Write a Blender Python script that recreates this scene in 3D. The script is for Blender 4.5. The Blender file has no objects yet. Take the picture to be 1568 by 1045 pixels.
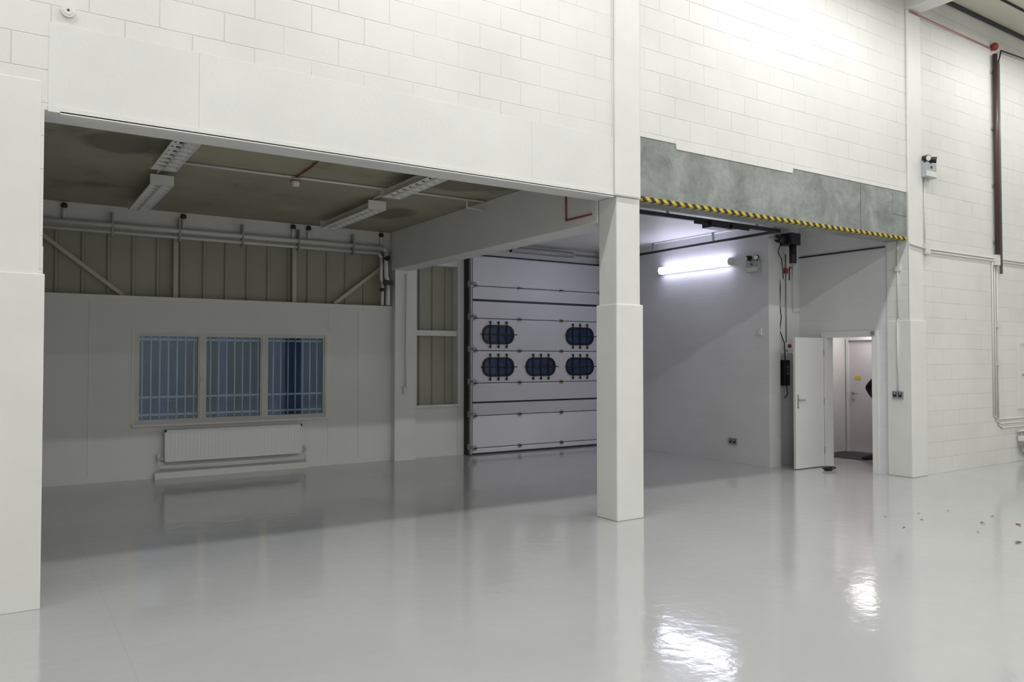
import bpy, bmesh, math, random
from mathutils import Vector, Matrix
random.seed(4)
S = bpy.context.scene
try:
    S.view_settings.view_transform = 'Standard'
    S.view_settings.look = 'None'
except Exception as e:
    print(e)

# ------------------------------------------------------------ materials
def new_mat(name):
    m = bpy.data.materials.new(name); m.use_nodes = True
    nt = m.node_tree
    return m, nt, nt.nodes['Principled BSDF']

def N(nt, t, **kw):
    n = nt.nodes.new(t)
    for k, v in kw.items():
        setattr(n, k, v)
    return n

def mat(name, col, rough=0.5, metal=0.0, var=0.06, scale=3.0, bump=0.0, bscale=40.0, emit=None, estr=0.0):
    m, nt, p = new_mat(name)
    g = N(nt, 'ShaderNodeNewGeometry')
    n = N(nt, 'ShaderNodeTexNoise'); n.inputs['Scale'].default_value = scale; n.inputs['Detail'].default_value = 4
    nt.links.new(g.outputs['Position'], n.inputs['Vector'])
    r = N(nt, 'ShaderNodeValToRGB')
    r.color_ramp.elements[0].position = .3; r.color_ramp.elements[1].position = .7
    c = Vector(col)
    lo = c * (1 - var); hi = c * (1 + var * .4)
    r.color_ramp.elements[0].color = (*lo, 1); r.color_ramp.elements[1].color = (*[min(1, x) for x in hi], 1)
    nt.links.new(n.outputs['Fac'], r.inputs['Fac'])
    nt.links.new(r.outputs['Color'], p.inputs['Base Color'])
    p.inputs['Roughness'].default_value = rough
    p.inputs['Metallic'].default_value = metal
    if bump > 0:
        n2 = N(nt, 'ShaderNodeTexNoise'); n2.inputs['Scale'].default_value = bscale
        nt.links.new(g.outputs['Position'], n2.inputs['Vector'])
        b = N(nt, 'ShaderNodeBump'); b.inputs['Strength'].default_value = bump; b.inputs['Distance'].default_value = .01
        nt.links.new(n2.outputs['Fac'], b.inputs['Height']); nt.links.new(b.outputs['Normal'], p.inputs['Normal'])
    if emit:
        p.inputs['Emission Color'].default_value = (*emit, 1)
        p.inputs['Emission Strength'].default_value = estr
    return m

def block_mat(name, col, mort=.93, bstr=.5):
    m, nt, p = new_mat(name)
    g = N(nt, 'ShaderNodeNewGeometry')
    sp = N(nt, 'ShaderNodeSeparateXYZ'); nt.links.new(g.outputs['Position'], sp.inputs[0])
    ad = N(nt, 'ShaderNodeMath', operation='ADD'); nt.links.new(sp.outputs[0], ad.inputs[0]); nt.links.new(sp.outputs[1], ad.inputs[1])
    cb = N(nt, 'ShaderNodeCombineXYZ'); nt.links.new(ad.outputs[0], cb.inputs[0]); nt.links.new(sp.outputs[2], cb.inputs[1])
    br = N(nt, 'ShaderNodeTexBrick'); nt.links.new(cb.outputs[0], br.inputs['Vector'])
    br.inputs['Scale'].default_value = 1.0
    br.inputs['Brick Width'].default_value = .45; br.inputs['Row Height'].default_value = .225
    br.inputs['Mortar Size'].default_value = .005; br.inputs['Mortar Smooth'].default_value = .7
    c = Vector(col)
    br.inputs['Color1'].default_value = (*c, 1); br.inputs['Color2'].default_value = (*(c * .98), 1)
    br.inputs['Mortar'].default_value = (*(c * mort), 1)
    n = N(nt, 'ShaderNodeTexNoise'); n.inputs['Scale'].default_value = 1.1; n.inputs['Detail'].default_value = 5
    nt.links.new(g.outputs['Position'], n.inputs['Vector'])
    r = N(nt, 'ShaderNodeValToRGB'); r.color_ramp.elements[0].color = (.92, .92, .905, 1); r.color_ramp.elements[0].position = .3
    r.color_ramp.elements[1].color = (1, 1, 1, 1); r.color_ramp.elements[1].position = .6
    nt.links.new(n.outputs['Fac'], r.inputs['Fac'])
    mx = N(nt, 'ShaderNodeMix', data_type='RGBA', blend_type='MULTIPLY'); mx.inputs[0].default_value = 1
    nt.links.new(br.outputs['Color'], mx.inputs[6]); nt.links.new(r.outputs['Color'], mx.inputs[7])
    nt.links.new(mx.outputs[2], p.inputs['Base Color'])
    p.inputs['Roughness'].default_value = .5
    n2 = N(nt, 'ShaderNodeTexNoise'); n2.inputs['Scale'].default_value = 25; n2.inputs['Detail'].default_value = 6
    nt.links.new(g.outputs['Position'], n2.inputs['Vector'])
    n3 = N(nt, 'ShaderNodeTexNoise'); n3.inputs['Scale'].default_value = 1.7
    nt.links.new(g.outputs['Position'], n3.inputs['Vector'])
    mk = N(nt, 'ShaderNodeMapRange'); mk.inputs[1].default_value = .38; mk.inputs[2].default_value = .62; mk.inputs[3].default_value = .2
    nt.links.new(n3.outputs['Fac'], mk.inputs[0])
    mm = N(nt, 'ShaderNodeMath', operation='MULTIPLY'); nt.links.new(br.outputs['Fac'], mm.inputs[0]); nt.links.new(mk.outputs[0], mm.inputs[1])
    s = N(nt, 'ShaderNodeMath', operation='MULTIPLY_ADD'); s.inputs[1].default_value = .25
    nt.links.new(n2.outputs['Fac'], s.inputs[0])
    iv = N(nt, 'ShaderNodeMath', operation='MULTIPLY'); iv.inputs[1].default_value = -1; nt.links.new(mm.outputs[0], iv.inputs[0])
    nt.links.new(iv.outputs[0], s.inputs[2])
    b = N(nt, 'ShaderNodeBump'); b.inputs['Strength'].default_value = bstr; b.inputs['Distance'].default_value = .006
    nt.links.new(s.outputs[0], b.inputs['Height']); nt.links.new(b.outputs['Normal'], p.inputs['Normal'])
    return m

def floor_mat():
    m, nt, p = new_mat('epoxy_floor_paint')
    g = N(nt, 'ShaderNodeNewGeometry')
    n = N(nt, 'ShaderNodeTexNoise'); n.inputs['Scale'].default_value = .7; n.inputs['Detail'].default_value = 6
    nt.links.new(g.outputs['Position'], n.inputs['Vector'])
    r = N(nt, 'ShaderNodeValToRGB')
    r.color_ramp.elements[0].position = .3; r.color_ramp.elements[1].position = .7
    r.color_ramp.elements[0].color = (.485, .485, .49, 1); r.color_ramp.elements[1].color = (.525, .525, .525, 1)
    nt.links.new(n.outputs['Fac'], r.inputs['Fac'])
    br = N(nt, 'ShaderNodeTexBrick'); br.offset = 0
    br.inputs['Scale'].default_value = 1; br.inputs['Brick Width'].default_value = 5.3; br.inputs['Row Height'].default_value = 4.0
    br.inputs['Mortar Size'].default_value = .003; br.inputs['Mortar Smooth'].default_value = .3
    br.inputs['Color1'].default_value = (1, 1, 1, 1); br.inputs['Color2'].default_value = (1, 1, 1, 1); br.inputs['Mortar'].default_value = (.92, .92, .92, 1)
    mp = N(nt, 'ShaderNodeMapping'); mp.inputs['Location'].default_value = (-.6, -.9, 0)
    nt.links.new(g.outputs['Position'], mp.inputs[0]); nt.links.new(mp.outputs[0], br.inputs['Vector'])
    mx = N(nt, 'ShaderNodeMix', data_type='RGBA', blend_type='MULTIPLY'); mx.inputs[0].default_value = 1
    nt.links.new(r.outputs['Color'], mx.inputs[6]); nt.links.new(br.outputs['Color'], mx.inputs[7])
    nt.links.new(mx.outputs[2], p.inputs['Base Color'])
    p.inputs['Roughness'].default_value = .085
    p.inputs['IOR'].default_value = 1.85
    n2 = N(nt, 'ShaderNodeTexNoise'); n2.inputs['Scale'].default_value = 8; n2.inputs['Detail'].default_value = 5
    nt.links.new(g.outputs['Position'], n2.inputs['Vector'])
    b = N(nt, 'ShaderNodeBump'); b.inputs['Strength'].default_value = .22; b.inputs['Distance'].default_value = .01
    nt.links.new(n2.outputs['Fac'], b.inputs['Height']); nt.links.new(b.outputs['Normal'], p.inputs['Normal'])
    return m

def stripe_mat():
    m, nt, p = new_mat('hazard_tape')
    g = N(nt, 'ShaderNodeNewGeometry'); sp = N(nt, 'ShaderNodeSeparateXYZ'); nt.links.new(g.outputs['Position'], sp.inputs[0])
    a = N(nt, 'ShaderNodeMath', operation='ADD'); nt.links.new(sp.outputs[0], a.inputs[0]); nt.links.new(sp.outputs[2], a.inputs[1])
    d = N(nt, 'ShaderNodeMath', operation='DIVIDE'); d.inputs[1].default_value = .125; nt.links.new(a.outputs[0], d.inputs[0])
    f = N(nt, 'ShaderNodeMath', operation='FRACT'); nt.links.new(d.outputs[0], f.inputs[0])
    c = N(nt, 'ShaderNodeMath', operation='GREATER_THAN'); c.inputs[1].default_value = .5; nt.links.new(f.outputs[0], c.inputs[0])
    mx = N(nt, 'ShaderNodeMix', data_type='RGBA'); nt.links.new(c.outputs[0], mx.inputs[0])
    mx.inputs[6].default_value = (.62, .47, .04, 1); mx.inputs[7].default_value = (.03, .03, .03, 1)
    nt.links.new(mx.outputs[2], p.inputs['Base Color']); p.inputs['Roughness'].default_value = .5
    return m

def soffit_mat():
    m, nt, p = new_mat('bare_soffit')
    g = N(nt, 'ShaderNodeNewGeometry')
    n = N(nt, 'ShaderNodeTexNoise'); n.inputs['Scale'].default_value = .9; n.inputs['Detail'].default_value = 8; n.inputs['Roughness'].default_value = .65
    nt.links.new(g.outputs['Position'], n.inputs['Vector'])
    r = N(nt, 'ShaderNodeValToRGB'); e = r.color_ramp.elements
    e[0].position = .28; e[0].color = (.21, .195, .14, 1); e[1].position = .65; e[1].color = (.43, .41, .305, 1)
    e2 = e.new(.42); e2.color = (.36, .34, .245, 1)
    nt.links.new(n.outputs['Fac'], r.inputs['Fac'])
    # damp stain patches
    prev = r.outputs['Color']
    n4 = N(nt, 'ShaderNodeTexNoise'); n4.inputs['Scale'].default_value = 2.5; n4.inputs['Detail'].default_value = 5
    nt.links.new(g.outputs['Position'], n4.inputs['Vector'])
    for (cx, cy, rx, ry) in ((4.45, 7.85, .95, .55), (4.6, 10.2, .35, .5), (.9, 8.2, .35, .5)):
        mp = N(nt, 'ShaderNodeMapping', vector_type='TEXTURE'); mp.inputs['Location'].default_value = (cx, cy, CZ); mp.inputs['Scale'].default_value = (rx, ry, 1)
        nt.links.new(g.outputs['Position'], mp.inputs[0])
        ln = N(nt, 'ShaderNodeVectorMath', operation='LENGTH'); nt.links.new(mp.outputs[0], ln.inputs[0])
        ad = N(nt, 'ShaderNodeMath', operation='MULTIPLY_ADD'); ad.inputs[1].default_value = .9; nt.links.new(n4.outputs['Fac'], ad.inputs[0]); nt.links.new(ln.outputs['Value'], ad.inputs[2])
        mr = N(nt, 'ShaderNodeMapRange'); mr.inputs[1].default_value = 1.15; mr.inputs[2].default_value = 1.45; mr.inputs[3].default_value = .7; mr.inputs[4].default_value = 0
        nt.links.new(ad.outputs[0], mr.inputs[0])
        mx = N(nt, 'ShaderNodeMix', data_type='RGBA'); nt.links.new(mr.outputs[0], mx.inputs[0])
        nt.links.new(prev, mx.inputs[6]); mx.inputs[7].default_value = (.13, .125, .10, 1)
        prev = mx.outputs[2]
    nt.links.new(prev, p.inputs['Base Color']); p.inputs['Roughness'].default_value = .8
    return m

def concrete_mat():
    m, nt, p = new_mat('bare_concrete')
    g = N(nt, 'ShaderNodeNewGeometry')
    n = N(nt, 'ShaderNodeTexNoise'); n.inputs['Scale'].default_value = 2.6; n.inputs['Detail'].default_value = 14; n.inputs['Roughness'].default_value = .75; n.inputs['Distortion'].default_value = .4
    nt.links.new(g.outputs['Position'], n.inputs['Vector'])
    r = N(nt, 'ShaderNodeValToRGB'); e = r.color_ramp.elements
    e[0].position = .36; e[0].color = (.19, .205, .195, 1); e[1].position = .64; e[1].color = (.36, .38, .365, 1)
    e2 = e.new(.49); e2.color = (.26, .28, .268, 1)
    nt.links.new(n.outputs['Fac'], r.inputs['Fac']); nt.links.new(r.outputs['Color'], p.inputs['Base Color'])
    p.inputs['Roughness'].default_value = .75
    b = N(nt, 'ShaderNodeBump'); b.inputs['Strength'].default_value = .6; b.inputs['Distance'].default_value = .012
    nt.links.new(n.outputs['Fac'], b.inputs['Height']); nt.links.new(b.outputs['Normal'], p.inputs['Normal'])
    return m

def glass_mat():
    m = bpy.data.materials.new('window_glass'); m.use_nodes = True; nt = m.node_tree
    nt.nodes.remove(nt.nodes['Principled BSDF'])
    o = nt.nodes['Material Output']
    t = N(nt, 'ShaderNodeBsdfTransparent'); t.inputs[0].default_value = (.8, .88, .95, 1)
    gl = N(nt, 'ShaderNodeBsdfGlossy'); gl.inputs['Roughness'].default_value = .02; gl.inputs[0].default_value = (.8, .9, 1, 1)
    mx = N(nt, 'ShaderNodeMixShader'); mx.inputs[0].default_value = .06
    nt.links.new(t.outputs[0], mx.inputs[1]); nt.links.new(gl.outputs[0], mx.inputs[2]); nt.links.new(mx.outputs[0], o.inputs[0])
    return m

CZ = 3.72
WALL = block_mat('painted_blockwork', (.80, .80, .78), .925, .75)
WALLB = block_mat('painted_blockwork_bay', (.78, .78, .80), .96, .35)
PAINT = mat('white_paint', (.79, .79, .775), .5, var=.04, scale=2, bump=.1, bscale=30)
COLP = mat('column_paint', (.80, .80, .78), .45, var=.04, scale=3, bump=.16, bscale=14)
PLASTER = mat('plasterboard_paint', (.77, .77, .76), .6, var=.03, scale=1.5)
TRIMM = mat('trim_paint', (.77, .77, .74), .45, var=.03)
FLOOR = floor_mat()
SOFF = soffit_mat()
CONC = concrete_mat()
TAPE = stripe_mat()
GLASS = glass_mat()
CLAD = mat('olive_cladding', (.39, .39, .31), .5, var=.12, scale=1.3)
POST = mat('cream_steel', (.55, .53, .43), .5, var=.08)
CONDUIT = mat('white_conduit', (.74, .74, .71), .4, var=.04)
GALV = mat('galvanised', (.42, .43, .43), .4, .5, var=.12, scale=20)
DARK = mat('dark_steel', (.04, .04, .045), .45, .3, var=.2)
BLACK = mat('black_plastic', (.012, .012, .014), .4, var=.1)
RED = mat('red_paint', (.30, .035, .03), .4, var=.1)
REDP = mat('maroon_pipe', (.075, .04, .036), .4, var=.15)
DOORP = mat('door_panel_white', (.74, .74, .79), .4, var=.03, scale=2)
DOORL = mat('door_leaf_white', (.80, .80, .80), .4, var=.02)
LILAC = mat('lilac_door', (.70, .65, .68), .45, var=.03)
WARMW = mat('corridor_paint', (.80, .77, .75), .55, var=.03)
DGLASS = mat('night_glass', (.03, .065, .15), .08, var=.5, scale=6)
ALU = mat('aluminium_frame', (.60, .60, .55), .4, .1, var=.05)
BAR = mat('security_bar', (.80, .82, .82), .45, var=.05)
OUTB = mat('outside_steel', (.45, .5, .6), .5, var=.1)
LOUV = mat('louvre_metal', (.80, .80, .76), .3, .1, var=.05)
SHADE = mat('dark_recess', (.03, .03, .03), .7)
RADP = mat('radiator_enamel', (.79, .79, .78), .35, var=.02)
EMIT = mat('opal_diffuser', (.9, .9, .95), .4, emit=(.76, .77, 1.0), estr=13)
EMITH = mat('lamp_lens', (.9, .9, .9), .4, emit=(1, 1, .96), estr=4)
YEL = mat('yellow_label', (.7, .55, .05), .5)
ROOF = mat('roof_lining', (.66, .64, .54), .6, var=.05, scale=.6)
MAT_ = mat('dark_mat', (.07, .06, .07), .9)
LEAF = mat('dry_leaf', (.16, .07, .03), .8, var=.4, scale=60)
CLOTH = mat('black_cloth', (.012, .012, .016), .85, var=.2, scale=30)
TROU = mat('dark_trousers', (.02, .02, .03), .85, var=.2, scale=30)
SKIN = mat('skin', (.58, .36, .27), .5, var=.08, scale=20)
HAIR = mat('hair', (.03, .02, .015), .6, var=.3, scale=60)
EYE = mat('eye_white', (.8, .8, .8), .2)
FACADE = mat('neighbour_cladding', (.13, .22, .40), .6, var=.6, scale=.9)
ASPH = mat('asphalt', (.05, .05, .06), .8, var=.3)
SCREEN = mat('display_grey', (.42, .45, .47), .3)

# ------------------------------------------------------------ mesh builder
class B:
    def __init__(s, name):
        s.name = name; s.bm = bmesh.new(); s.m = []
    def mi(s, m):
        if m not in s.m: s.m.append(m)
        return s.m.index(m)
    def _fin(s, verts, m, smooth=False):
        i = s.mi(m); fs = set()
        for v in verts:
            for f in v.link_faces: fs.add(f)
        for f in fs:
            f.material_index = i
            if smooth and len(f.verts) == 4 or smooth == 2: f.smooth = True
    def box(s, x0, x1, y0, y1, z0, z1, m, rot=None, piv=None):
        c = Vector(((x0 + x1) / 2, (y0 + y1) / 2, (z0 + z1) / 2))
        M = Matrix.Translation(c) @ Matrix.Diagonal((abs(x1 - x0), abs(y1 - y0), abs(z1 - z0), 1))
        if rot is not None:
            pv = Vector(piv) if piv else c
            M = Matrix.Translation(pv) @ rot.to_4x4() @ Matrix.Translation(-pv) @ M
        r = bmesh.ops.create_cube(s.bm, size=1, matrix=M)
        s._fin(r['verts'], m)
        return s
    def cyl(s, p0, p1, r, m, seg=16, r2=None):
        p0 = Vector(p0); p1 = Vector(p1); d = p1 - p0
        q = d.to_track_quat('Z', 'Y').to_matrix().to_4x4()
        M = Matrix.Translation((p0 + p1) / 2) @ q
        q = bmesh.ops.create_cone(s.bm, cap_ends=True, segments=seg, radius1=r, radius2=r if r2 is None else r2, depth=d.length, matrix=M)
        s._fin(q['verts'], m, True)
        return s
    def sph(s, c, r, m, sc=(1, 1, 1), seg=16, rot=None):
        M = Matrix.Translation(c) @ (rot.to_4x4() if rot else Matrix.Identity(4)) @ Matrix.Diagonal((*sc, 1))
        q = bmesh.ops.create_uvsphere(s.bm, u_segments=seg, v_segments=max(8, seg // 2), radius=r, matrix=M)
        s._fin(q['verts'], m, 2)
        return s
    def tube(s, pts, r, m, seg=10):
        for a, b in zip(pts, pts[1:]): s.cyl(a, b, r, m, seg)
        for a in pts[1:-1]: s.sph(a, r * 1.02, m, seg=10)
        return s
    def poly(s, pts, plane, a, b, m, smooth=False):
        def P(p, t):
            if plane == 'xz': return (p[0], t, p[1])
            if plane == 'yz': return (t, p[0], p[1])
            return (p[0], p[1], t)
        A = [s.bm.verts.new(P(p, a)) for p in pts]; C = [s.bm.verts.new(P(p, b)) for p in pts]
        n = len(pts)
        fs = [s.bm.faces.new(A), s.bm.faces.new(C[::-1])]
        for i in range(n):
            f = s.bm.faces.new((A[i], A[(i + 1) % n], C[(i + 1) % n], C[i])); f.smooth = smooth; fs.append(f)
        for f in fs: f.material_index = s.mi(m)
        bmesh.ops.recalc_face_normals(s.bm, faces=fs)
        return s
    def ring(s, outer, inner, plane, a, b, m):
        def P(p, t):
            if plane == 'xz': return (p[0], t, p[1])
            if plane == 'yz': return (t, p[0], p[1])
            return (p[0], p[1], t)
        n = len(outer); V = s.bm.verts.new
        oa = [V(P(p, a)) for p in outer]; ob = [V(P(p, b)) for p in outer]
        ia = [V(P(p, a)) for p in inner]; ib = [V(P(p, b)) for p in inner]
        fs = []
        for i in range(n):
            j = (i + 1) % n
            for q in ((oa[i], oa[j], ia[j], ia[i]), (ob[i], ob[j], ib[j], ib[i]), (oa[i], oa[j], ob[j], ob[i]), (ia[i], ia[j], ib[j], ib[i])):
                fs.append(s.bm.faces.new(q))
        for f in fs: f.material_index = s.mi(m)
        bmesh.ops.recalc_face_normals(s.bm, faces=fs)
        return s
    def done(s, parent=None, bevel=0):
        me = bpy.data.meshes.new(s.name); s.bm.to_mesh(me); s.bm.free()
        for m in s.m: me.materials.append(m)
        o = bpy.data.objects.new(s.name, me); S.collection.objects.link(o)
        if bevel:
            b = o.modifiers.new('bevel', 'BEVEL'); b.width = bevel; b.segments = 2; b.limit_method = 'ANGLE'; b.angle_limit = 1.0
        if parent: o.parent = parent
        return o

def rrect(cx, cz, w, h, r, n=5):
    pts = []
    for (sx, sz, a0) in ((1, 1, 0), (-1, 1, 90), (-1, -1, 180), (1, -1, 270)):
        for i in range(n + 1):
            a = math.radians(a0 + 90 * i / n)
            pts.append((cx + sx * (w / 2 - r) + r * math.cos(a), cz + sz * (h / 2 - r) + r * math.sin(a)))
    return pts

def empty(name, loc=(0, 0, 0)):
    e = bpy.data.objects.new(name, None); e.location = loc; e.empty_display_size = .2
    S.collection.objects.link(e); return e

# ------------------------------------------------------------ dimensions
YF, YB = 6.06, 6.37        # dividing wall front/back
HZ = 7.0                   # hall roof
LZ = 3.33                  # lintel underside
X0, XC0, XC1, XJ = .21, 5.25, 5.58, 10.6

# ------------------------------------------------------------ shell
B('floor').box(-6, 16, -8, 12.1, -.12, 0, FLOOR).done()
w = B('wall_divider')
w.box(-6, X0, YF, YB, 0, HZ, WALL)
w.box(X0, XC1, YF, YB, LZ, HZ, WALL)
w.box(XJ, 16, YF, YB, 0, HZ, WALL)
prof = [(XC1, 4.0), (6.10, 4.0), (6.11, 3.94), (8.09, 3.94), (8.10, 4.0), (XJ, 4.0)]
w.poly(prof + [(XJ, HZ), (XC1, HZ)], 'xz', YF, YB, WALL)
w.done()
cl_ = B('concrete_lintel')
cl_.poly(prof + [(XJ, LZ), (XC1, LZ)], 'xz', YF + .006, YB, CONC)
cl_.box(10.25, XJ - .01, YF + .002, YF + .01, 3.66, 3.97, CONC).box(9.5, 9.504, YF + .004, YF + .01, LZ, 3.98, SHADE)
cl_.done()
B('hazard_tape_strip').box(XC1 + .01, XJ - .01, YF - .005, YF + .005, LZ - .005, LZ + .036, TAPE).box(XC1 + .01, XJ - .01, YF - .005, YF + .05, LZ - .010, LZ - .001, TAPE).done()
t1 = B('trim_1')
for a, b_ in ((X0 + .02, 1.189), (1.191, 4.189), (4.191, XC0 - .042)):
    t1.box(a, b_, YF - .003, YF + .002, LZ + .03, 3.93, PAINT)
t1.box(X0 + .02, XC0 - .042, YF - .012, YF, LZ - .01, LZ + .03, PAINT).box(X0 + .09, XC0 - .042, YF - .012, YF + .05, LZ - .018, LZ, PAINT)
t1.done(bevel=.001)
t1 = B('blanked_conduit_box')
t1.cyl((.34, YF - .02, 4.03), (.34, YF, 4.03), .045, PAINT).cyl((.34, YF - .024, 4.03), (.34, YF - .02, 4.03), .03, TRIMM).cyl((.34, YF - .026, 4.03), (.34, YF - .024, 4.03), .008, DARK)
t1.done()

c = B('concrete_column')
c.box(XC0, XC1 - .01, YF - .0, YB - .02, 0, LZ, COLP)
c.poly([(XC0 - .022, YF - .022), (XC1 + .012, YF - .022), (XC1 + .012, YB + .0), (XC0 - .022, YB + .0)], 'xy', 0, 2.22, COLP)
c.box(XC0 - .04, XC1 - .03, YF - .03, YF, LZ, HZ, COLP)
c.done(bevel=.012)
c = B('concrete_column')
c.box(-.15, X0 - .02, YF - .010, YF, 0, 3.52, COLP)
c.box(-.17, X0 + .014, YF - .028, YB, 0, 2.22, COLP)
c.box(X0 - .004, X0 + .008, YF + .1, YF + .3, 2.22, 2.42, PAINT)
c.done(bevel=.009)
c = B('concrete_column')
c.box(XJ - .0, XJ + .35, YF - .03, YF, 0, HZ - .4, COLP)
c.box(XJ - .02, XJ + .37, YF - .05, YB, 0, 2.2, COLP)
c.done(bevel=.012)

B('ceiling').box(-6, 16, -8, YB, HZ, HZ + .1, ROOF).done()
r = B('roof_beam')
for x in (-.1, XC0, XJ):
    r.box(x, x + .3, -8, YF, HZ - .4, HZ, PAINT)
r.done()
r = B('roof_purlin')
r.box(XJ + .3, 16, YF - .05, YF - .01, HZ - .05, HZ, DARK)
r.box(XJ + .3, 16, 5.55, 5.57, HZ - .03, HZ, SHADE)
for y in (4.2, 2.4, .6):
    r.box(XJ + .3, 16, y, y + .08, HZ - .1, HZ, POST)
r.done()
B('wall_left').box(-6.1, -6, -8, YB, 0, HZ, WALL).done()
B('wall_rear').box(-6, 16, -8.1, -8, 0, HZ, WALL).done()
B('wall_right').box(16, 16.1, -8, YB, 0, HZ, WALL).done()

B('ceiling_left_bay').box(-.1, 5.42, YB, 12, CZ, CZ + .12, SOFF).done()
B('ceiling_right_bay').box(5.42, XJ + .1, YB, 12, CZ, CZ + .12, PAINT).done()
B('wall_left_bay').box(-.15, -.02, YB, 12, 0, CZ, WALLB).done()

b = B('ceiling_beam')
b.box(XC0, XC1, YB, 11.6, 3.10, CZ, PAINT)
b.done(bevel=.01)
b = B('trim_2')   # red conduit on the beam side
b.tube([(XC0 - .015, 6.9, 3.60), (XC0 - .015, 6.9, 3.2), (XC0 - .015, 6.45, 3.2)], .010, RED); b.done()

# back wall, left bay
BY = 11.75
WX0, WX1, WZ0, WZ1 = 1.51, 4.225, .755, 2.03
w = B('wall_back')
w.box(-.02, WX0, BY, 11.93, 0, 2.5, PLASTER).box(WX1, 5.32, BY, 11.93, 0, 2.5, PLASTER)
w.box(WX0, WX1, BY, 11.93, 0, WZ0, PLASTER).box(WX0, WX1, BY, 11.93, WZ1, 2.5, PLASTER)
w.box(-.02, 5.32, 11.7, 12.0, 3.42, CZ, PAINT)
w.box(5.32, 5.69, 11.6, 12.0, 0, 3.72, PAINT)
w.box(5.69, 6.56, BY, 11.93, 0, .86, PLASTER)
w.box(5.69, 6.56, BY + .02, 11.93, 2.05, 2.14, PLASTER)
w.box(5.69, 6.56, BY, 11.93, 3.25, CZ, PAINT)
w.box(6.56, 6.68, BY - .02, 11.93, 0, CZ, PLASTER)
w.box(6.68, 9.81, 11.75, 11.93, 3.5, CZ, PAINT)
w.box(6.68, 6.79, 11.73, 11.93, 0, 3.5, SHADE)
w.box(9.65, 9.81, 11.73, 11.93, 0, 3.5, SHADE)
w.done()
t = B('trim_3')
t.box(-.02, 5.32, BY - .02, BY, 2.46, 2.52, TRIMM)
t.box(5.69, 6.66, BY - .03, BY, .84, .88, TRIMM)
for x in (.95, 4.25, 4.75): t.box(x, x + .035, BY - .006, BY, .02, 2.46, TRIMM)
t.box(5.70, 5.76, 11.7, BY + .05, .88, 3.25, TRIMM)
t.tube([(5.50, 11.57, 3.05), (5.50, 11.57, 1.15)], .012, CONDUIT)
t.box(5.46, 5.54, 11.56, 11.6, 1.08, 1.2, CONDUIT)
t.done()
bs = B('baseboard_back')
bs.box(-.02, 5.30, BY - .012, BY, 0, .07, TRIMM); bs.done()

# corrugated cladding
def corr(bm_b, x0, x1, y, z0, z1, pitch, m):
    pts = []
    x = x0
    while x < x1 - .02:
        pts += [(x, y), (min(x1, x + pitch - .06), y), (min(x1, x + pitch - .045), y - .03), (min(x1, x + pitch - .015), y - .03)]
        x += pitch
    pts.append((x1, y))
    clean = [pts[0]]
    for p in pts[1:]:
        if p[0] > clean[-1][0] + .001: clean.append(p)
    bm_b.poly(clean + [(x1, y + .04), (x0, y + .04)], 'xy', z0, z1, m)
k = B('wall_cladding')
corr(k, -.02, 5.32, 11.92, 2.5, 3.42, .31, CLAD)
corr(k, 5.69, 6.56, 11.90, .86, 2.05, .25, CLAD)
corr(k, 5.69, 6.56, 11.90, 2.14, 3.25, .25, CLAD)
k.done()
k = B('cladding_frame')
for x in (2.0, 3.70): k.box(x, x + .06, 11.8, 11.88, 2.52, 3.42, POST)
def diag(bb, p0, p1, wd, m):
    p0 = Vector(p0); p1 = Vector(p1); d = p1 - p0; n = Vector((-d.z, 0, d.x)).normalized() * wd / 2
    bb.poly([(p.x, p.z) for p in (p0 + n, p1 + n, p1 - n, p0 - n)], 'xz', 11.80, 11.84, m)
diag(k, (.25, 0, 3.40), (1.36, 0, 2.53), .05, POST)
diag(k, (5.29, 0, 3.25), (4.37, 0, 2.53), .05, POST)
k.done()

# heating pipes
h = B('heating_pipe')
h.tube([(0, 11.62, 3.45), (5.12, 11.62, 3.45), (5.17, 11.62, 3.40), (5.17, 11.62, 3.0), (5.22, 11.66, 2.9), (5.22, 11.66, 2.53)], .035, CONDUIT, 14)
h.tube([(0, 11.64, 3.36), (5.05, 11.64, 3.36), (5.09, 11.64, 3.30), (5.09, 11.64, 2.95), (5.12, 11.66, 2.9), (5.12, 11.66, 2.53)], .024, CONDUIT, 12)
for x in (.3, 1.2, 2.04, 2.9, 3.73, 4.6):
    h.box(x - .012, x + .012, 11.575, 11.70, 3.30, 3.62, GALV)
for x in (.64, 2.1, 3.66, 3.9, 5.1):
    h.cyl((x, 11.66, 3.46), (x, 11.66, 3.68), .024, CONDUIT)
    h.sph((x, 11.66, 3.66), .04, DARK)
h.cyl((5.17, 11.55, 3.28), (5.17, 11.62, 3.28), .04, DARK)
h.box(5.12, 5.28, 11.6, 11.7, 2.86, 2.93, DARK)
h.cyl((5.12, 11.66, 2.75), (5.12, 11.66, 2.8), .04, DARK)
h.done()

# window
e = empty('window_1')
f = B('frame')
def rect(x0, x1, z0, z1): return [(x0, z0), (x1, z0), (x1, z1), (x0, z1)]
def frame(bb, x0, x1, z0, z1, t, ya, yb, m):
    bb.ring(rect(x0, x1, z0, z1), rect(x0 + t, x1 - t, z0 + t, z1 - t), 'xz', ya, yb, m)
frame(f, WX0, WX1, WZ0, WZ1, .035, 11.74, 11.79, ALU)
edges = [WX0 + .035, 2.387, 3.266, WX1 - .035]
for x in edges[1:3]: f.box(x - .035, x + .035, 11.745, 11.79, WZ0 + .035, WZ1 - .035, ALU)
for a, bb in zip(edges, edges[1:]):
    a2 = a + (.035 if a != edges[0] else 0); b2 = bb - (.035 if bb != edges[3] else 0)
    frame(f, a2, b2, WZ0 + .035, WZ1 - .035, .022, 11.755, 11.79, ALU)
f.box(WX0 - .03, WX1 + .03, 11.70, 11.75, WZ0 - .035, WZ0, TRIMM)
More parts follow.
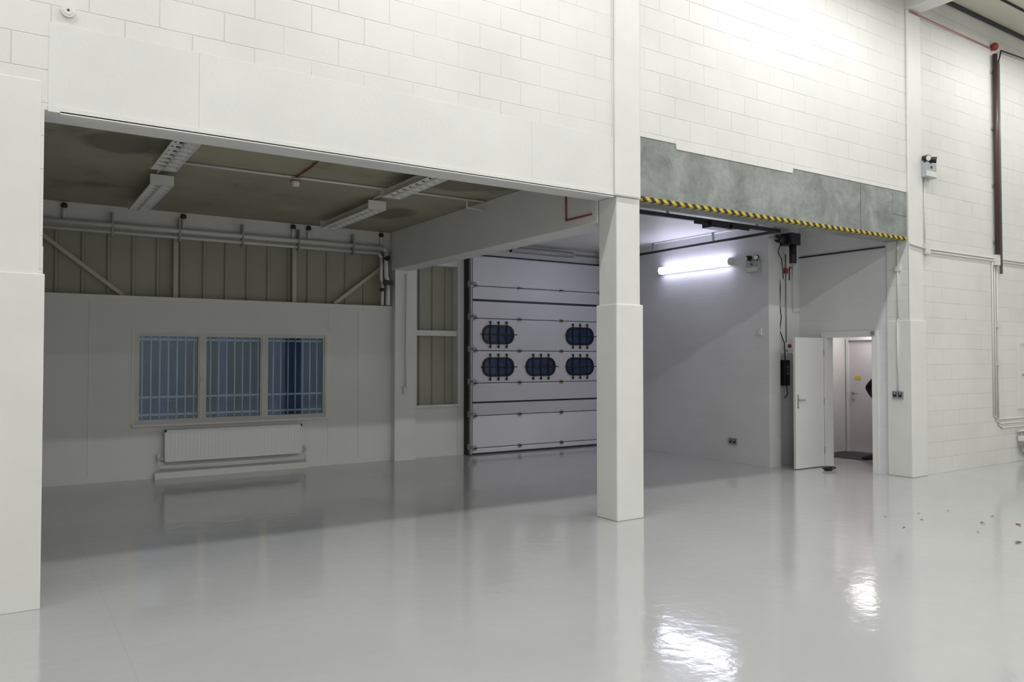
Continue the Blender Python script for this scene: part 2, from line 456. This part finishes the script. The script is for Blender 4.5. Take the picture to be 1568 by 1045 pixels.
f.ring(rect(WX0 - .04, WX1 + .04, WZ0 - .0, WZ1 + .04), rect(WX0, WX1, WZ0 + .002, WZ1), 'xz', 11.742, 11.75, TRIMM)
f.box(2.36, 2.40, 11.725, 11.745, 1.32, 1.40, GALV)
f.done(e)
g = B('glazing'); g.box(WX0 + .05, WX1 - .05, 11.775, 11.78, WZ0 + .05, WZ1 - .05, GLASS); g.done(e)
g = B('security_bars')
x = WX0 + .1
while x < WX1 - .06:
    g.cyl((x, 11.825, WZ0), (x, 11.825, WZ1), .011, BAR, 10); x += .113
for z in (1.12, WZ1 - .1, WZ0 + .12): g.box(WX0, WX1, 11.835, 11.845, z - .013, z + .013, BAR)
g.done(e)

# radiator
r = B('radiator')
rx0, rx1, rz0, rz1 = 1.88, 3.80, .23, .67
pts = []
n = 38
for i in range(n):
    x = rx0 + .02 + (rx1 - rx0 - .04) * i / n; p = (rx1 - rx0 - .04) / n
    pts += [(x, 11.617), (x + p * .25, 11.614), (x + p * .6, 11.614), (x + p * .85, 11.617)]
r.poly(pts + [(rx1 - .02, 11.617), (rx1 - .02, 11.645), (rx0 + .02, 11.645)], 'xy', rz0 + .03, rz1 - .03, RADP)
r.box(rx0, rx1, 11.612, 11.70, rz1 - .03, rz1, RADP).box(rx0, rx1, 11.612, 11.66, rz0, rz0 + .03, RADP)
r.box(rx0, rx0 + .02, 11.612, 11.70, rz0, rz1, RADP).box(rx1 - .02, rx1, 11.612, 11.70, rz0, rz1, RADP)
r.box(rx0 + .3, rx0 + .35, 11.70, 11.749, rz0 + .1, rz1 - .1, RADP).box(rx1 - .35, rx1 - .3, 11.70, 11.749, rz0 + .1, rz1 - .1, RADP)
for x, sgn in ((rx0, -1), (rx1, 1)):
    r.tube([(x, 11.66, .27), (x + sgn * .07, 11.66, .27), (x + sgn * .07, 11.66, .09)], .01, CONDUIT)
    r.cyl((x + sgn * .07, 11.66, .27), (x + sgn * .07, 11.66, .35), .022, CONDUIT)
r.box(rx0 - .12, rx1 + .1, 11.64, 11.735, .0, .085, TRIMM)
r.tube([(rx0 - .07, 11.68, .13), (rx1 + .07, 11.68, .13)], .012, CONDUIT)
r.done()

# left bay ceiling lights (off)
def louvre(x, y0, y1):
    L = B('ceiling_light')
    z0, z1 = 3.56, 3.62
    L.box(x - .05, x + .05, y0, y1, z1, 3.67, LOUV)
    L.poly([(x - .12, z0), (x - .11, z0), (x - .05, z1), (x + .05, z1), (x + .11, z0), (x + .12, z0), (x + .06, z1 + .01), (x - .06, z1 + .01)], 'xz', y0, y1, LOUV)
    L.box(x - .12, x + .12, y0 - .02, y0, z0, 3.67, LOUV).box(x - .12, x + .12, y1, y1 + .02, z0, 3.67, LOUV)
    for s_ in (-.045, .045): L.cyl((x + s_, y0, 3.60), (x + s_, y1, 3.60), .013, DOORL, 10)
    yy = y0 + .05
    while yy < y1:
        L.box(x - .11, x + .11, yy, yy + .006, z0, z0 + .03, LOUV); yy += .16
    L.box(x - .004, x + .004, y0, y1, z0, z0 + .03, LOUV)
    for yy in (y0 + .3, y1 - .3): L.box(x - .02, x + .02, yy - .02, yy + .02, 3.67, CZ, GALV)
    L.done()
louvre(1.33, 6.9, 8.45); louvre(1.43, 9.2, 10.95); louvre(3.82, 6.9, 8.45); louvre(3.96, 9.2, 10.95)
cd = B('ceiling_conduit')
cd.tube([(1.38, 8.62, 3.70), (5.235, 8.62, 3.70)], .014, CONDUIT)
for x in (1.38, 3.9):
    cd.box(x - .05, x + .05, 8.57, 8.67, 3.66, CZ, CONDUIT)
    cd.tube([(x, 8.67, 3.69), (x, 9.17, 3.69)], .012, CONDUIT); cd.tube([(x, 8.57, 3.69), (x, 8.48, 3.69)], .012, CONDUIT)
cd.tube([(4.95, 8.62, 3.70), (4.95, 8.62, 3.6), (5.235, 8.62, 3.58)], .01, CONDUIT)
cd.done()
sd = B('smoke_detector')
sd.cyl((2.73, 8.62, 3.66), (2.73, 8.62, 3.685), .06, CONDUIT).cyl((2.73, 8.62, 3.60), (2.73, 8.62, 3.66), .035, CONDUIT, r2=.055)
sd.cyl((2.73, 8.62, 3.655), (2.73, 8.62, 3.665), .063, RED)
sd.tube([(2.73, 8.64, 3.70), (2.73, 8.1, 3.705), (2.62, 6.9, 3.705), (2.62, 6.38, 3.705)], .01, RED)
sd.done()

# ------------------------------------------------------------ sectional door
DX0, DX1, DY = 6.78, 9.66, 11.62
e = empty('door_1')
d = B('panels')
js = [0.0, .11, .67, 1.235, 1.80, 2.365, 2.93, 3.46]
for a, bb in zip(js, js[1:]):
    z = a + .006
    d.poly([(DY, z), (DY - .008, z + .02), (DY - .008, bb - .026), (DY, bb - .006), (DY + .04, bb - .006), (DY + .04, z)], 'yz', DX0, DX1, DOORP)
    m = z + .1
    while m < bb - .08 :
        d.box(DX0, DX1, DY - .0095, DY - .008, m, m + .006, DOORP); m += .11
d.box(DX0, DX1, DY + .025, DY + .035, 0.02, 3.46, SHADE)
d.box(DX0, DX1, DY - .012, DY + .03, 2.66, 2.70, DARK)
d.box(DX0, DX1, DY - .012, DY + .03, .885, .915, DARK)
d.box(DX0, DX1, DY - .02, DY + .03, 0, .028, DARK)
d.done(e)
d = B('hardware')
for z in js[1:-1]:
    for x in (DX0 + .02, 7.73, 8.66, DX1 - .08):
        d.box(x, x + .06, DY - .03, DY - .006, z - .035, z + .035, GALV)
        d.cyl((x, DY - .03, z), (x + .06, DY - .03, z), .012, DARK)
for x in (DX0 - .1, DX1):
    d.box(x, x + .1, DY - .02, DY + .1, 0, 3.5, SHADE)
    d.box(x + .02, x + .05, DY - .09, DY - .02, .02, 3.45, GALV)
    for z in [i * .56 + .15 for i in range(6)]:
        d.cyl((x + .03, DY - .12, z), (x + .1, DY - .12, z), .025, GALV)
        d.box(x, x + .1, DY - .05, DY - .02, z - .05, z + .05, GALV)
d.done(e)
d = B('vision_windows')
for (x, z) in ((7.304, 2.085), (9.127, 2.085), (7.304, 1.515), (8.22, 1.515), (9.127, 1.515)):
    d.ring(rrect(x, z, .66, .34, .15), rrect(x, z, .58, .26, .115), 'xz', DY - .03, DY - .005, BLACK)
    d.poly(rrect(x, z, .585, .265, .115), 'xz', DY - .016, DY - .006, DGLASS)
    for dx in (-.17, 0, .17):
        d.cyl((x + dx, DY - .038, z - .235), (x + dx, DY - .038, z + .235), .009, DARK, 8)
        for s_ in (-1, 1): d.box(x + dx - .012, x + dx + .012, DY - .045, DY - .006, z + s_ * .215 - .02, z + s_ * .215 + .02, DARK)
    d.cyl((x - .38, DY - .05, z), (x + .38, DY - .05, z), .008, DARK, 8)
d.done(e)
d = B('track_and_operator')
for x in (DX0 - .05, DX1 + .03):
    pts = [(x, DY - .07, 3.4)] + [(x, DY - .07 - .22 * (1 - math.cos(a)), 3.4 + .16 * math.sin(a)) for a in [math.radians(q) for q in (30, 60, 90)]] + [(x, 7.55, 3.57)]
    d.tube(pts, .022, DARK if x > 8 else GALV)
    for y in (10.2, 8.8, 7.6): d.box(x - .015, x + .015, y - .015, y + .015, 3.58, CZ, GALV)
d.cyl((DX0 - .1, 11.5, 3.60), (DX1 + .1, 11.5, 3.60), .018, GALV)
d.cyl((7.5, 11.5, 3.60), (8.9, 11.5, 3.60), .048, CONDUIT)
x = 7.5
while x < 8.9:
    d.cyl((x, 11.5, 3.6), (x + .012, 11.5, 3.6), .056, GALV, 14); x += .035
for x in (DX0 - .02, DX1 - .04): d.cyl((x, 11.5, 3.6), (x + .08, 11.5, 3.6), .09, GALV)
d.box(6.8, 9.72, 7.5, 7.55, 3.55, 3.60, DARK)
d.box(8.15, 8.5, 7.42, 7.6, 3.48, 3.56, DARK)
d.box(8.6, 8.72, 7.45, 7.58, 3.50, 3.56, DARK)
d.cyl((7.9, 7.5, 3.53), (9.0, 7.5, 3.53), .02, BLACK)
for x in (7.4, 9.2): d.box(x, x + .03, 7.51, 7.54, 3.6, CZ, GALV)
d.done(e)

# ------------------------------------------------------------ right bay walls
RX = 9.81
B('wall_right_bay').box(RX, 10.07, 7.80, 12, 0, CZ, WALLB).box(10.07, 10.62, 7.86, 12, 0, CZ, WALLB).box(10.62, 10.77, 7.86, 8.44, 0, CZ, WALLB).done()
DY0, DY1, DZ = 6.575, 7.40, 2.02
w = B('wall_door')
w.box(10.62, 10.77, YB, DY0, 0, CZ, WALLB).box(10.62, 10.77, DY1, 7.86, 0, CZ, WALLB).box(10.62, 10.77, DY0, DY1, DZ, CZ, WALLB)
w.done()
e = empty('door_2')
f = B('frame')
f.box(10.59, 10.77, DY0, DY0 + .035, 0, DZ, PAINT).box(10.59, 10.77, DY1 - .035, DY1, 0, DZ, PAINT).box(10.59, 10.77, DY0 + .035, DY1 - .035, DZ - .035, DZ, PAINT)
f.box(10.595, 10.62, DY0 - .05, DY0, 0, DZ + .05, PAINT).box(10.595, 10.62, DY1, DY1 + .05, 0, DZ + .05, PAINT).box(10.595, 10.62, DY0, DY1, DZ, DZ + .05, PAINT)
f.box(10.57, 10.60, DY0 - .02, DY0 + .03, DZ - .02, DZ + .04, GALV)
f.done(e)
l = B('leaf')
lx0, lx1, ly0, ly1 = 9.90, 10.585, 7.40, 7.44
l.box(lx0, lx1, ly0, ly1, .012, 1.98, DOORL)
l.box(lx0 + .04, lx0 + .07, ly0 - .004, ly0, .95, 1.12, GALV)
l.tube([(lx0 + .055, ly0, 1.04), (lx0 + .055, ly0 - .05, 1.04), (lx0 + .17, ly0 - .05, 1.04)], .009, GALV)
l.cyl((lx0 + .055, ly0 - .008, .93), (lx0 + .055, ly0, .93), .02, GALV)
l.tube([(lx0 + .055, ly1, 1.04), (lx0 + .055, ly1 + .05, 1.04), (lx0 + .17, ly1 + .05, 1.04)], .009, GALV)
for z in (.25, 1.0, 1.75): l.cyl((lx1 + .004, ly0 - .006, z - .05), (lx1 + .004, ly0 - .006, z + .05), .008, GALV)
l.done(e, bevel=.003)

# corridor beyond door
w = B('wall_corridor')
w.box(12.72, 12.87, YB, 7.62, 0, 2.5, WARMW).box(12.72, 12.87, 8.42, 8.55, 0, 2.5, WARMW).box(12.72, 12.87, 7.62, 8.42, 2.03, 2.5, WARMW)
w.box(10.77, 12.87, 8.44, 8.56, 0, 2.5, WARMW)
w.done()
B('ceiling_corridor').box(10.77, 12.87, YB, 8.56, 2.5, 2.58, WARMW).done()
e = empty('door_3')
f = B('frame_and_leaf')
f.box(12.74, 12.78, 7.66, 8.38, .01, 1.99, LILAC)
f.box(12.69, 12.80, 7.62, 7.66, 0, 2.03, PAINT).box(12.69, 12.80, 8.38, 8.42, 0, 2.03, PAINT).box(12.69, 12.80, 7.66, 8.38, 1.99, 2.03, PAINT)
f.box(12.735, 12.74, 8.16, 8.28, 1.29, 1.35, YEL)
f.cyl((12.72, 8.31, 1.05), (12.74, 8.31, 1.05), .025, GALV)
f.tube([(12.735, 8.31, 1.05), (12.69, 8.31, 1.05), (12.69, 8.2, 1.05)], .009, GALV)
f.cyl((12.72, 8.31, .93), (12.74, 8.31, .93), .02, GALV)
f.done(e)
B('door_mat').box(11.75, 12.6, 7.5, 8.4, 0.0, .012, MAT_).done(bevel=.004)
cl = B('corridor_light')
cl.box(11.95, 12.6, 7.35, 8.0, 2.36, 2.5, CONDUIT).box(11.98, 12.57, 7.38, 7.97, 2.35, 2.36, mat('panel_lens', (.9, .9, .9), .4, emit=(1, .97, .96), estr=8))
cl.done()

# ------------------------------------------------------------ right bay fittings
L = B('strip_light')
L.box(RX - .05, RX, 8.47, 10.10, 3.16, 3.28, CONDUIT)
sec = [(RX - .05, 3.155), (RX - .105, 3.165), (RX - .125, 3.20), (RX - .125, 3.24), (RX - .105, 3.275), (RX - .05, 3.285)]
L.poly(sec, 'xz', 8.50, 10.07, EMIT)
L.poly([(x - (.003 if x < RX - .06 else 0), z) for x, z in sec], 'xz', 8.47, 8.50, CONDUIT)
L.poly([(x - (.003 if x < RX - .06 else 0), z) for x, z in sec], 'xz', 10.07, 10.10, CONDUIT)
L.done()
def twin(name, axis, c, k=1.0):
    t = B(name)
    def P(a, dpt, z):   # a along wall, dpt out of wall
        return (c[0] - dpt * k, c[1] + a * k, c[2] + z * k) if axis == 'x' else (c[0] + a * k, c[1] - dpt * k, c[2] + z * k)
    def bx(a0, a1, d0, d1, z0, z1, m):
        p, q = P(a0, d0, z0), P(a1, d1, z1)
        t.box(min(p[0], q[0]), max(p[0], q[0]), min(p[1], q[1]), max(p[1], q[1]), p[2], q[2], m)
    bx(-.14, .14, 0, .10, -.11, .09, SCREEN); bx(-.13, .13, .10, .105, -.10, -.02, CONDUIT)
    bx(-.02, .02, .10, .108, .02, .05, DARK)
    for s_ in (-1, 1):
        t.cyl(P(s_ * .08, .05, .09), P(s_ * .08, .05, .13), .012, BLACK)
        t.cyl(P(s_ * .07, .03, .17), P(s_ * .11, .12, .15), .038 * k, BLACK, r2=.048 * k)
        t.cyl(P(s_ * .11, .12, .15), P(s_ * .112, .125, .149), .040 * k, LOUV)
    t.done(bevel=.004)
twin('emergency_light', 'x', (RX, 8.05, 3.10), .85)
twin('twin_spot_light', 'y', (11.06, YF, 4.36))
def socket(name, c, w_=.15, h_=.09):
    t = B(name)
    t.box(c[0] - .035, c[0], c[1] - w_ / 2, c[1] + w_ / 2, c[2] - h_ / 2, c[2] + h_ / 2, GALV)
    for s_ in (-1, 1):
        t.box(c[0] - .038, c[0] - .035, c[1] + s_ * w_ / 4 - .025, c[1] + s_ * w_ / 4 + .025, c[2] - .03, c[2] + .03, DARK)
        t.box(c[0] - .042, c[0] - .038, c[1] + s_ * w_ / 4 - .008, c[1] + s_ * w_ / 4 + .008, c[2] + .005, c[2] + .025, DOORL)
    t.done(bevel=.003)
socket('power_socket', (RX, 8.5, .34), .16, .10)
socket('switched_outlet', (XJ - .02, 6.2, 1.15), .15, .10)
t = B('thermostat'); t.box(RX - .03, RX, 7.93, 8.0, 2.02, 2.13, CONDUIT).cyl((RX - .036, 7.965, 2.08), (RX - .03, 7.965, 2.08), .018, LOUV); t.done(bevel=.004)

# door operator motor, chain and control box
m_ = B('door_motor')
m_.box(10.1, 10.32, 7.6, 7.80, 3.42, 3.6, DARK)
m_.cyl((10.21, 7.66, 3.42), (10.21, 7.66, 3.14), .055, BLACK)
m_.cyl((10.21, 7.66, 3.14), (10.21, 7.66, 3.12), .04, GALV)
m_.cyl((9.9, 7.7, 3.5), (10.1, 7.7, 3.5), .06, BLACK)
m_.cyl((9.72, 7.7, 3.5), (9.9, 7.7, 3.5), .02, GALV)
m_.box(9.98, 10.02, 7.74, 7.80, 3.5, CZ, GALV)
m_.tube([(10.0, 7.72, 3.44), (9.96, 7.74, 3.3), (10.06, 7.75, 3.2), (10.12, 7.77, 2.9)], .008, BLACK, 8)
m_.done()
t = B('door_control_box')
t.box(10.12, 10.25, 7.76, 7.858, 1.24, 1.64, BLACK)
t.box(10.14, 10.23, 7.75, 7.76, 1.40, 1.56, DARK)
for i, z in enumerate((1.53, 1.48, 1.43)): t.cyl((10.185, 7.742, z), (10.185, 7.75, z), .014, (GALV, RED, GALV)[i])
t.tube([(10.12, 7.84, 2.9), (10.07, 7.79, 2.75), (10.12, 7.84, 2.5), (10.09, 7.79, 2.3), (10.1, 7.83, 2.1), (10.2, 7.82, 1.9), (10.2, 7.81, 1.64)], .008, BLACK, 8)
t.tube([(10.22, 7.8, 1.24), (10.24, 7.8, 1.1), (10.18, 7.82, 1.05)], .007, BLACK, 8)
t.done(bevel=.004)
t = B('isolator_switch')
t.box(10.24, 10.32, 7.80, 7.86, 1.80, 1.92, CONDUIT).cyl((10.28, 7.77, 1.86), (10.28, 7.80, 1.86), .028, RED)
t.tube([(10.28, 7.845, 1.92), (10.28, 7.845, 3.3)], .01, GALV)
t.tube([(10.37, 7.845, 2.9), (10.37, 7.845, 3.1), (10.43, 7.845, 3.1)], .009, RED)
t.box(10.24, 10.30, 7.82, 7.86, 3.0, 3.08, RED)
t.done()
t = B('bay_conduit')
t.tube([(10.605, 6.40, 3.27), (10.605, 7.84, 3.27)], .012, DARK)
t.tube([(XJ - .0, 6.2, 3.32), (XJ - .012, 6.2, 3.2), (XJ - .012, 6.2, 2.22), (XJ - .032, 6.2, 2.18), (XJ - .032, 6.2, 1.2)], .013, CONDUIT)
t.box(XJ - .03, XJ, 6.16, 6.24, 2.9, 2.98, CONDUIT)
t.tube([(10.45, 7.845, 3.2), (10.45, 7.845, 2.4), (10.60, 7.845, 2.4)], .01, CONDUIT)
t.done()
t = B('hall_conduit')
Y = YF - .014
t.tube([(XJ - .02, YF - .045, 3.27), (10.97, YF - .045, 3.23)], .014, CONDUIT)
t.box(10.97, 11.09, YF - .06, YF, 3.16, 3.30, CONDUIT)
for z in (3.20, 3.24): t.tube([(11.09, Y, z), (15.98, Y, z)], .012, CONDUIT)
t.tube([(11.03, Y, 4.24), (11.03, Y, 3.30)], .01, CONDUIT)
for x in (12.95, 13.02, 13.09):
    t.tube([(x, Y, 3.18), (x, Y, .72 - (x - 13.0)), (x + .1, Y, .66 - (x - 13.0)), (15.98, Y, .66 - (x - 13.0))], .011, CONDUIT)
for z in (2.2, 1.6): t.box(13.05, 13.13, YF - .05, YF, z - .05, z + .05, CONDUIT)
t.box(12.98, 13.12, YF - .06, YF, 3.13, 3.29, CONDUIT)
t.done()
t = B('riser_pipe')
t.tube([(13.06, YF - .05, 6.48), (13.06, YF - .05, 3.3)], .036, REDP, 14)
t.tube([(13.16, YF - .05, 6.35), (13.16, YF - .05, 3.0)], .022, mat('grey_pipe', (.16, .15, .15), .4), 14)
t.tube([(13.16, YF - .05, 6.35), (13.26, YF - .05, 6.58), (14.2, YF - .05, 6.62)], .012, DARK)
for z in (3.5, 4.4, 5.3, 6.2): t.box(13.0, 13.20, YF - .02, YF, z - .02, z + .02, GALV)
t.done()
t = B('fire_alarm_bell')
t.cyl((13.06, YF - .05, 6.60), (13.06, YF, 6.60), .04, RED).sph((13.06, YF - .05, 6.60), .065, RED, (1, .8, 1))
t.tube([(XJ + .05, YF - .045, 6.57), (12.99, YF - .02, 6.57)], .009, mat('pink_conduit', (.5, .2, .17), .5))
t.done()
t = B('pipe_manifold')
for x in (13.72, 13.86):
    t.tube([(x, YF - .05, .5), (x, YF - .05, .2), (x + .12, YF - .05, .12), (x + .6, YF - .05, .12)], .02, GALV, 12)
    t.box(x - .05, x + .05, YF - .12, YF - .03, .34, .42, CONDUIT)
    t.cyl((x, YF - .15, .38), (x, YF - .12, .38), .03, DARK)
t.tube([(13.62, YF - .06, .5), (15.98, YF - .06, .5)], .015, CONDUIT)
t.done()
t = B('access_hatch')
t.ring(rect(13.75, 14.9, .85, 1.95), rect(13.8, 14.85, .9, 1.9), 'xz', YF - .03, YF, PAINT)
t.box(13.8, 14.85, YF - .015, YF, .9, 1.9, PAINT).cyl((13.9, YF - .03, 1.4), (13.9, YF - .015, 1.4), .02, GALV); t.done()

# ------------------------------------------------------------ small floor things
t = B('cable_offcut')
pts = []
for i in range(26):
    a = i * .55; rr = .04 + .002 * i
    pts.append((10.28 + rr * math.cos(a) * 1.5, 7.12 + rr * math.sin(a), .012 + .0012 * i))
t.tube(pts, .009, BLACK, 8).box(10.22, 10.32, 7.09, 7.15, .0, .05, BLACK)
t.done()
t = B('fallen_leaves')
for (x, y, s_) in ((8.46, 3.74, .034), (8.25, 3.98, .026), (7.64, 3.38, .036), (7.9, 4.4, .018), (8.2, 4.6, .016), (7.4, 4.3, .018), (8.7, 4.1, .018), (9.0, 3.8, .016), (7.8, 3.8, .016), (7.75, 4.7, .014), (8.6, 4.5, .016)):
    a = random.random() * 6.28
    ca, sa = math.cos(a), math.sin(a)
    outline = [(0, -1.2), (.5, -.5), (.9, 0), (.45, .35), (.3, 1.1), (-.15, .5), (-.8, .6), (-.5, 0), (-.6, -.6)]
    vs = [t.bm.verts.new((x + s_ * (p * ca - q * sa), y + s_ * (p * sa + q * ca), .003 + s_ * .5 * abs(p))) for p, q in outline]
    fc = t.bm.faces.new(vs); fc.material_index = t.mi(LEAF)
t.done()

# ------------------------------------------------------------ person in corridor
pe = empty('person', (11.95, 7.12, 0))
def W(f_, s_, z): return Vector((-f_, s_, z))      # local: facing -X
def skin_mesh(name, nodes, edges, material, lvl=2):
    names = list(nodes)
    me = bpy.data.meshes.new(name)
    me.from_pydata([W(*nodes[k_][:3]) for k_ in names], [(names.index(a), names.index(b_)) for a, b_ in edges], [])
    o = bpy.data.objects.new(name, me); S.collection.objects.link(o); o.parent = pe
    o.modifiers.new('skin', 'SKIN').use_smooth_shade = True
    sv = me.skin_vertices[0].data
    for i, k_ in enumerate(names):
        r_ = nodes[k_][3]; sv[i].radius = (r_, r_) if not isinstance(r_, tuple) else r_
        sv[i].use_root = (i == 0)
    sb = o.modifiers.new('sub', 'SUBSURF'); sb.levels = lvl; sb.render_levels = lvl
    me.materials.append(material)
    return o
skin_mesh('jacket', {
    'pel': (0, 0, .93, (.16, .12)), 'waist': (0, 0, 1.08, (.15, .11)), 'chest': (0, 0, 1.26, (.17, .12)), 'up': (0, 0, 1.40, (.13, .10)), 'nk': (0, 0, 1.49, .065),
    'ls': (0, .18, 1.40, .07), 'le': (-.02, .43, 1.18, .055), 'lw': (.10, .22, 1.0, .038),
    'rs': (0, -.18, 1.40, .07), 're': (-.03, -.26, 1.13, .05), 'rw': (.05, -.27, .89, .036)},
    [('pel', 'waist'), ('waist', 'chest'), ('chest', 'up'), ('up', 'nk'), ('up', 'ls'), ('ls', 'le'), ('le', 'lw'), ('up', 'rs'), ('rs', 're'), ('re', 'rw')], CLOTH)
skin_mesh('trousers', {
    'pel': (0, 0, .93, (.15, .11)), 'lh': (0, .10, .86, .095), 'lk': (.02, .17, .48, .068), 'la': (0, .26, .09, .05),
    'rh': (0, -.10, .86, .095), 'rk': (.02, -.12, .48, .068), 'ra': (0, -.13, .09, .05)},
    [('pel', 'lh'), ('lh', 'lk'), ('lk', 'la'), ('pel', 'rh'), ('rh', 'rk'), ('rk', 'ra')], TROU)
def hand(name, wrist, dirn, side):
    wv = Vector(wrist); dn = Vector(dirn).normalized(); sd_ = Vector(side); sd_ = (sd_ - dn * sd_.dot(dn)).normalized(); nm = dn.cross(sd_)
    nodes = {'w': (*wv, .026), 'p': (*(wv + dn * .05), (.034, .018)), 'k': (*(wv + dn * .085), (.036, .014))}
    ed = [('w', 'p'), ('p', 'k')]
    for i, (o_, ln) in enumerate(((.03, .07), (.01, .08), (-.01, .075), (-.03, .06))):
        b0 = wv + dn * .088 + sd_ * o_
        q1 = b0 + dn * ln * .45 + nm * .006; q2 = q1 + dn * ln * .3 + nm * .016; q3 = q2 + dn * ln * .18 + nm * .02
        for j, (q, r_) in enumerate(((b0, .009), (q1, .0085), (q2, .008), (q3, .0065))): nodes[f'f{i}{j}'] = (*q, r_)
        ed += [('k', f'f{i}0'), (f'f{i}0', f'f{i}1'), (f'f{i}1', f'f{i}2'), (f'f{i}2', f'f{i}3')]
    b0 = wv + dn * .035 + sd_ * .035
    nodes['t0'] = (*b0, .012); nodes['t1'] = (*(b0 + dn * .03 + sd_ * .018), .010); nodes['t2'] = (*(b0 + dn * .055 + sd_ * .02 + nm * .01), .008)
    ed += [('p', 't0'), ('t0', 't1'), ('t1', 't2')]
    skin_mesh(name, nodes, ed, SKIN, 1)
hand('right_hand', (.055, -.27, .87), (.15, 0, -1), (1, 0, 0))
hand('left_hand', (.11, .205, .985), (.25, -.9, -.6), (0, -.3, .8))
hd = B('head')
def hp(f_, s_, z): return tuple(W(f_, s_, z))
hd.cyl(hp(-.01, 0, 1.46), hp(0, 0, 1.56), .055, SKIN, r2=.05)
hd.sph(hp(.0, 0, 1.66), .1, SKIN, (.98, .78, 1.15), 24).sph(hp(.025, 0, 1.59), .07, SKIN, (.95, .8, .85), 20)
hd.sph(hp(.103, 0, 1.635), .014, SKIN, (1, .9, 1.5)).sph(hp(.106, 0, 1.622), .013, SKIN, (1, 1.2, .8))
for s_ in (-1, 1):
    hd.sph(hp(.083, s_ * .032, 1.662), .012, EYE).sph(hp(.0925, s_ * .032, 1.662), .005, HAIR)
    hd.sph(hp(.088, s_ * .032, 1.685), .012, HAIR, (.5, 1.5, .3))
    hd.sph(hp(-.005, s_ * .078, 1.645), .024, SKIN, (.7, .35, 1.2))
hd.sph(hp(.087, 0, 1.588), .018, mat('lips', (.45, .2, .17), .5), (.4, 1.3, .35))
hd.sph(hp(-.018, 0, 1.695), .103, HAIR, (1.0, .84, 1.02), 24)
hd.done(pe)
for nm_, s_, ang in (('left_shoe', .28, 60), ('right_shoe', -.13, -12)):
    sh = B(nm_); R = Matrix.Rotation(math.radians(-ang), 3, 'Z')
    base = W(0, s_, 0)
    out = [(-.07, .03), (-.07, -.03), (-.03, -.04), (.06, -.04), (.13, -.05), (.19, -.035), (.215, 0), (.19, .035), (.13, .05), (.06, .04), (-.03, .04)]
    tr = lambda p, z: base + R @ Vector((-p[0], p[1], 0)) + Vector((0, 0, z))
    lay = [(1.0, 0.014), (1.0, .035), (.93, .05), (.8, .07), (.55, .1)]
    rows = []
    for k_, z in lay:
        cx = .05 if z < .06 else (.02 if z < .09 else -.0)
        rows.append([sh.bm.verts.new(tr((cx + (p[0] - .05) * k_ * (1 if z < .08 else .8), p[1] * k_), z)) for p in out])
    for a, b_ in zip(rows, rows[1:]):
        for i in range(len(out)):
            j = (i + 1) % len(out); fc = sh.bm.faces.new((a[i], a[j], b_[j], b_[i])); fc.smooth = True
    sh.bm.faces.new(rows[0]); sh.bm.faces.new(rows[-1]); bmesh.ops.recalc_face_normals(sh.bm, faces=sh.bm.faces[:])
    sh.mi(BLACK); sh.done(pe)

# ------------------------------------------------------------ outside
nb = B('neighbour_building')
nb.box(-6, 16, 22, 22.5, -.12, 5.0, FACADE)
for i in range(14): nb.box(-5 + i * 1.4, -5 + i * 1.4 + .22, 21.8, 22, -.12, 3.0, OUTB if i % 3 else FACADE)
nb.box(-6, 16, 21.7, 22, 2.9, 3.1, OUTB).box(4.0, 6.2, 21.85, 22, -.12, 2.3, DARK).box(-1.5, 1.0, 21.85, 22, -.12, 2.3, DARK)
nb.done()
B('ground').box(-20, 30, 12.1, 40, -.2, -.12, ASPH).done()

# ------------------------------------------------------------ lights
def area(name, loc, sx, sy, power, col, rot=(0, 0, 0), parent=None):
    l = bpy.data.lights.new(name, 'AREA'); l.shape = 'RECTANGLE'; l.size = sx; l.size_y = sy; l.energy = power; l.color = col
    o = bpy.data.objects.new(name, l); S.collection.objects.link(o); o.location = loc; o.rotation_euler = rot
    if parent: o.parent = parent
    return o
HC = (.985, .99, .975)
for (x, y, p) in ((-1.2, 4.7, 70), (3.3, 4.7, 72), (8.2, 4.7, 80), (13.2, 4.7, 62), (0, -1.0, 185), (6, -1.0, 185), (12, -1.0, 140), (3, -6, 200)):
    ee = empty('hall_light', (x, y, 6.7))
    hb = B('housing')
    hb.box(-1.8, 1.8, -.12, .12, .02, .1, CONDUIT).box(-1.78, 1.78, -.1, .1, .004, .02, EMITH)
    for dx in (-.7, .7): hb.cyl((dx, 0, .1), (dx, 0, .3), .006, GALV)
    hb.done(ee)
    area('lamp', (0, 0, -.01), 3.5, .22, p, HC, parent=ee)

wd = bpy.data.worlds.new('dusk'); S.world = wd; wd.use_nodes = True
bg = wd.node_tree.nodes['Background']; bg.inputs[0].default_value = (.12, .27, .62, 1); bg.inputs[1].default_value = .16

# ------------------------------------------------------------ camera
cam = bpy.data.cameras.new('camera'); co = bpy.data.objects.new('camera', cam); S.collection.objects.link(co)
co.location = (0, 0, 1.65); co.rotation_euler = (math.radians(90 + 1.35), 0, math.radians(-33.2))
cam.sensor_width = 36; cam.lens = 36 * 1190 / 1568; cam.clip_end = 200
S.camera = co
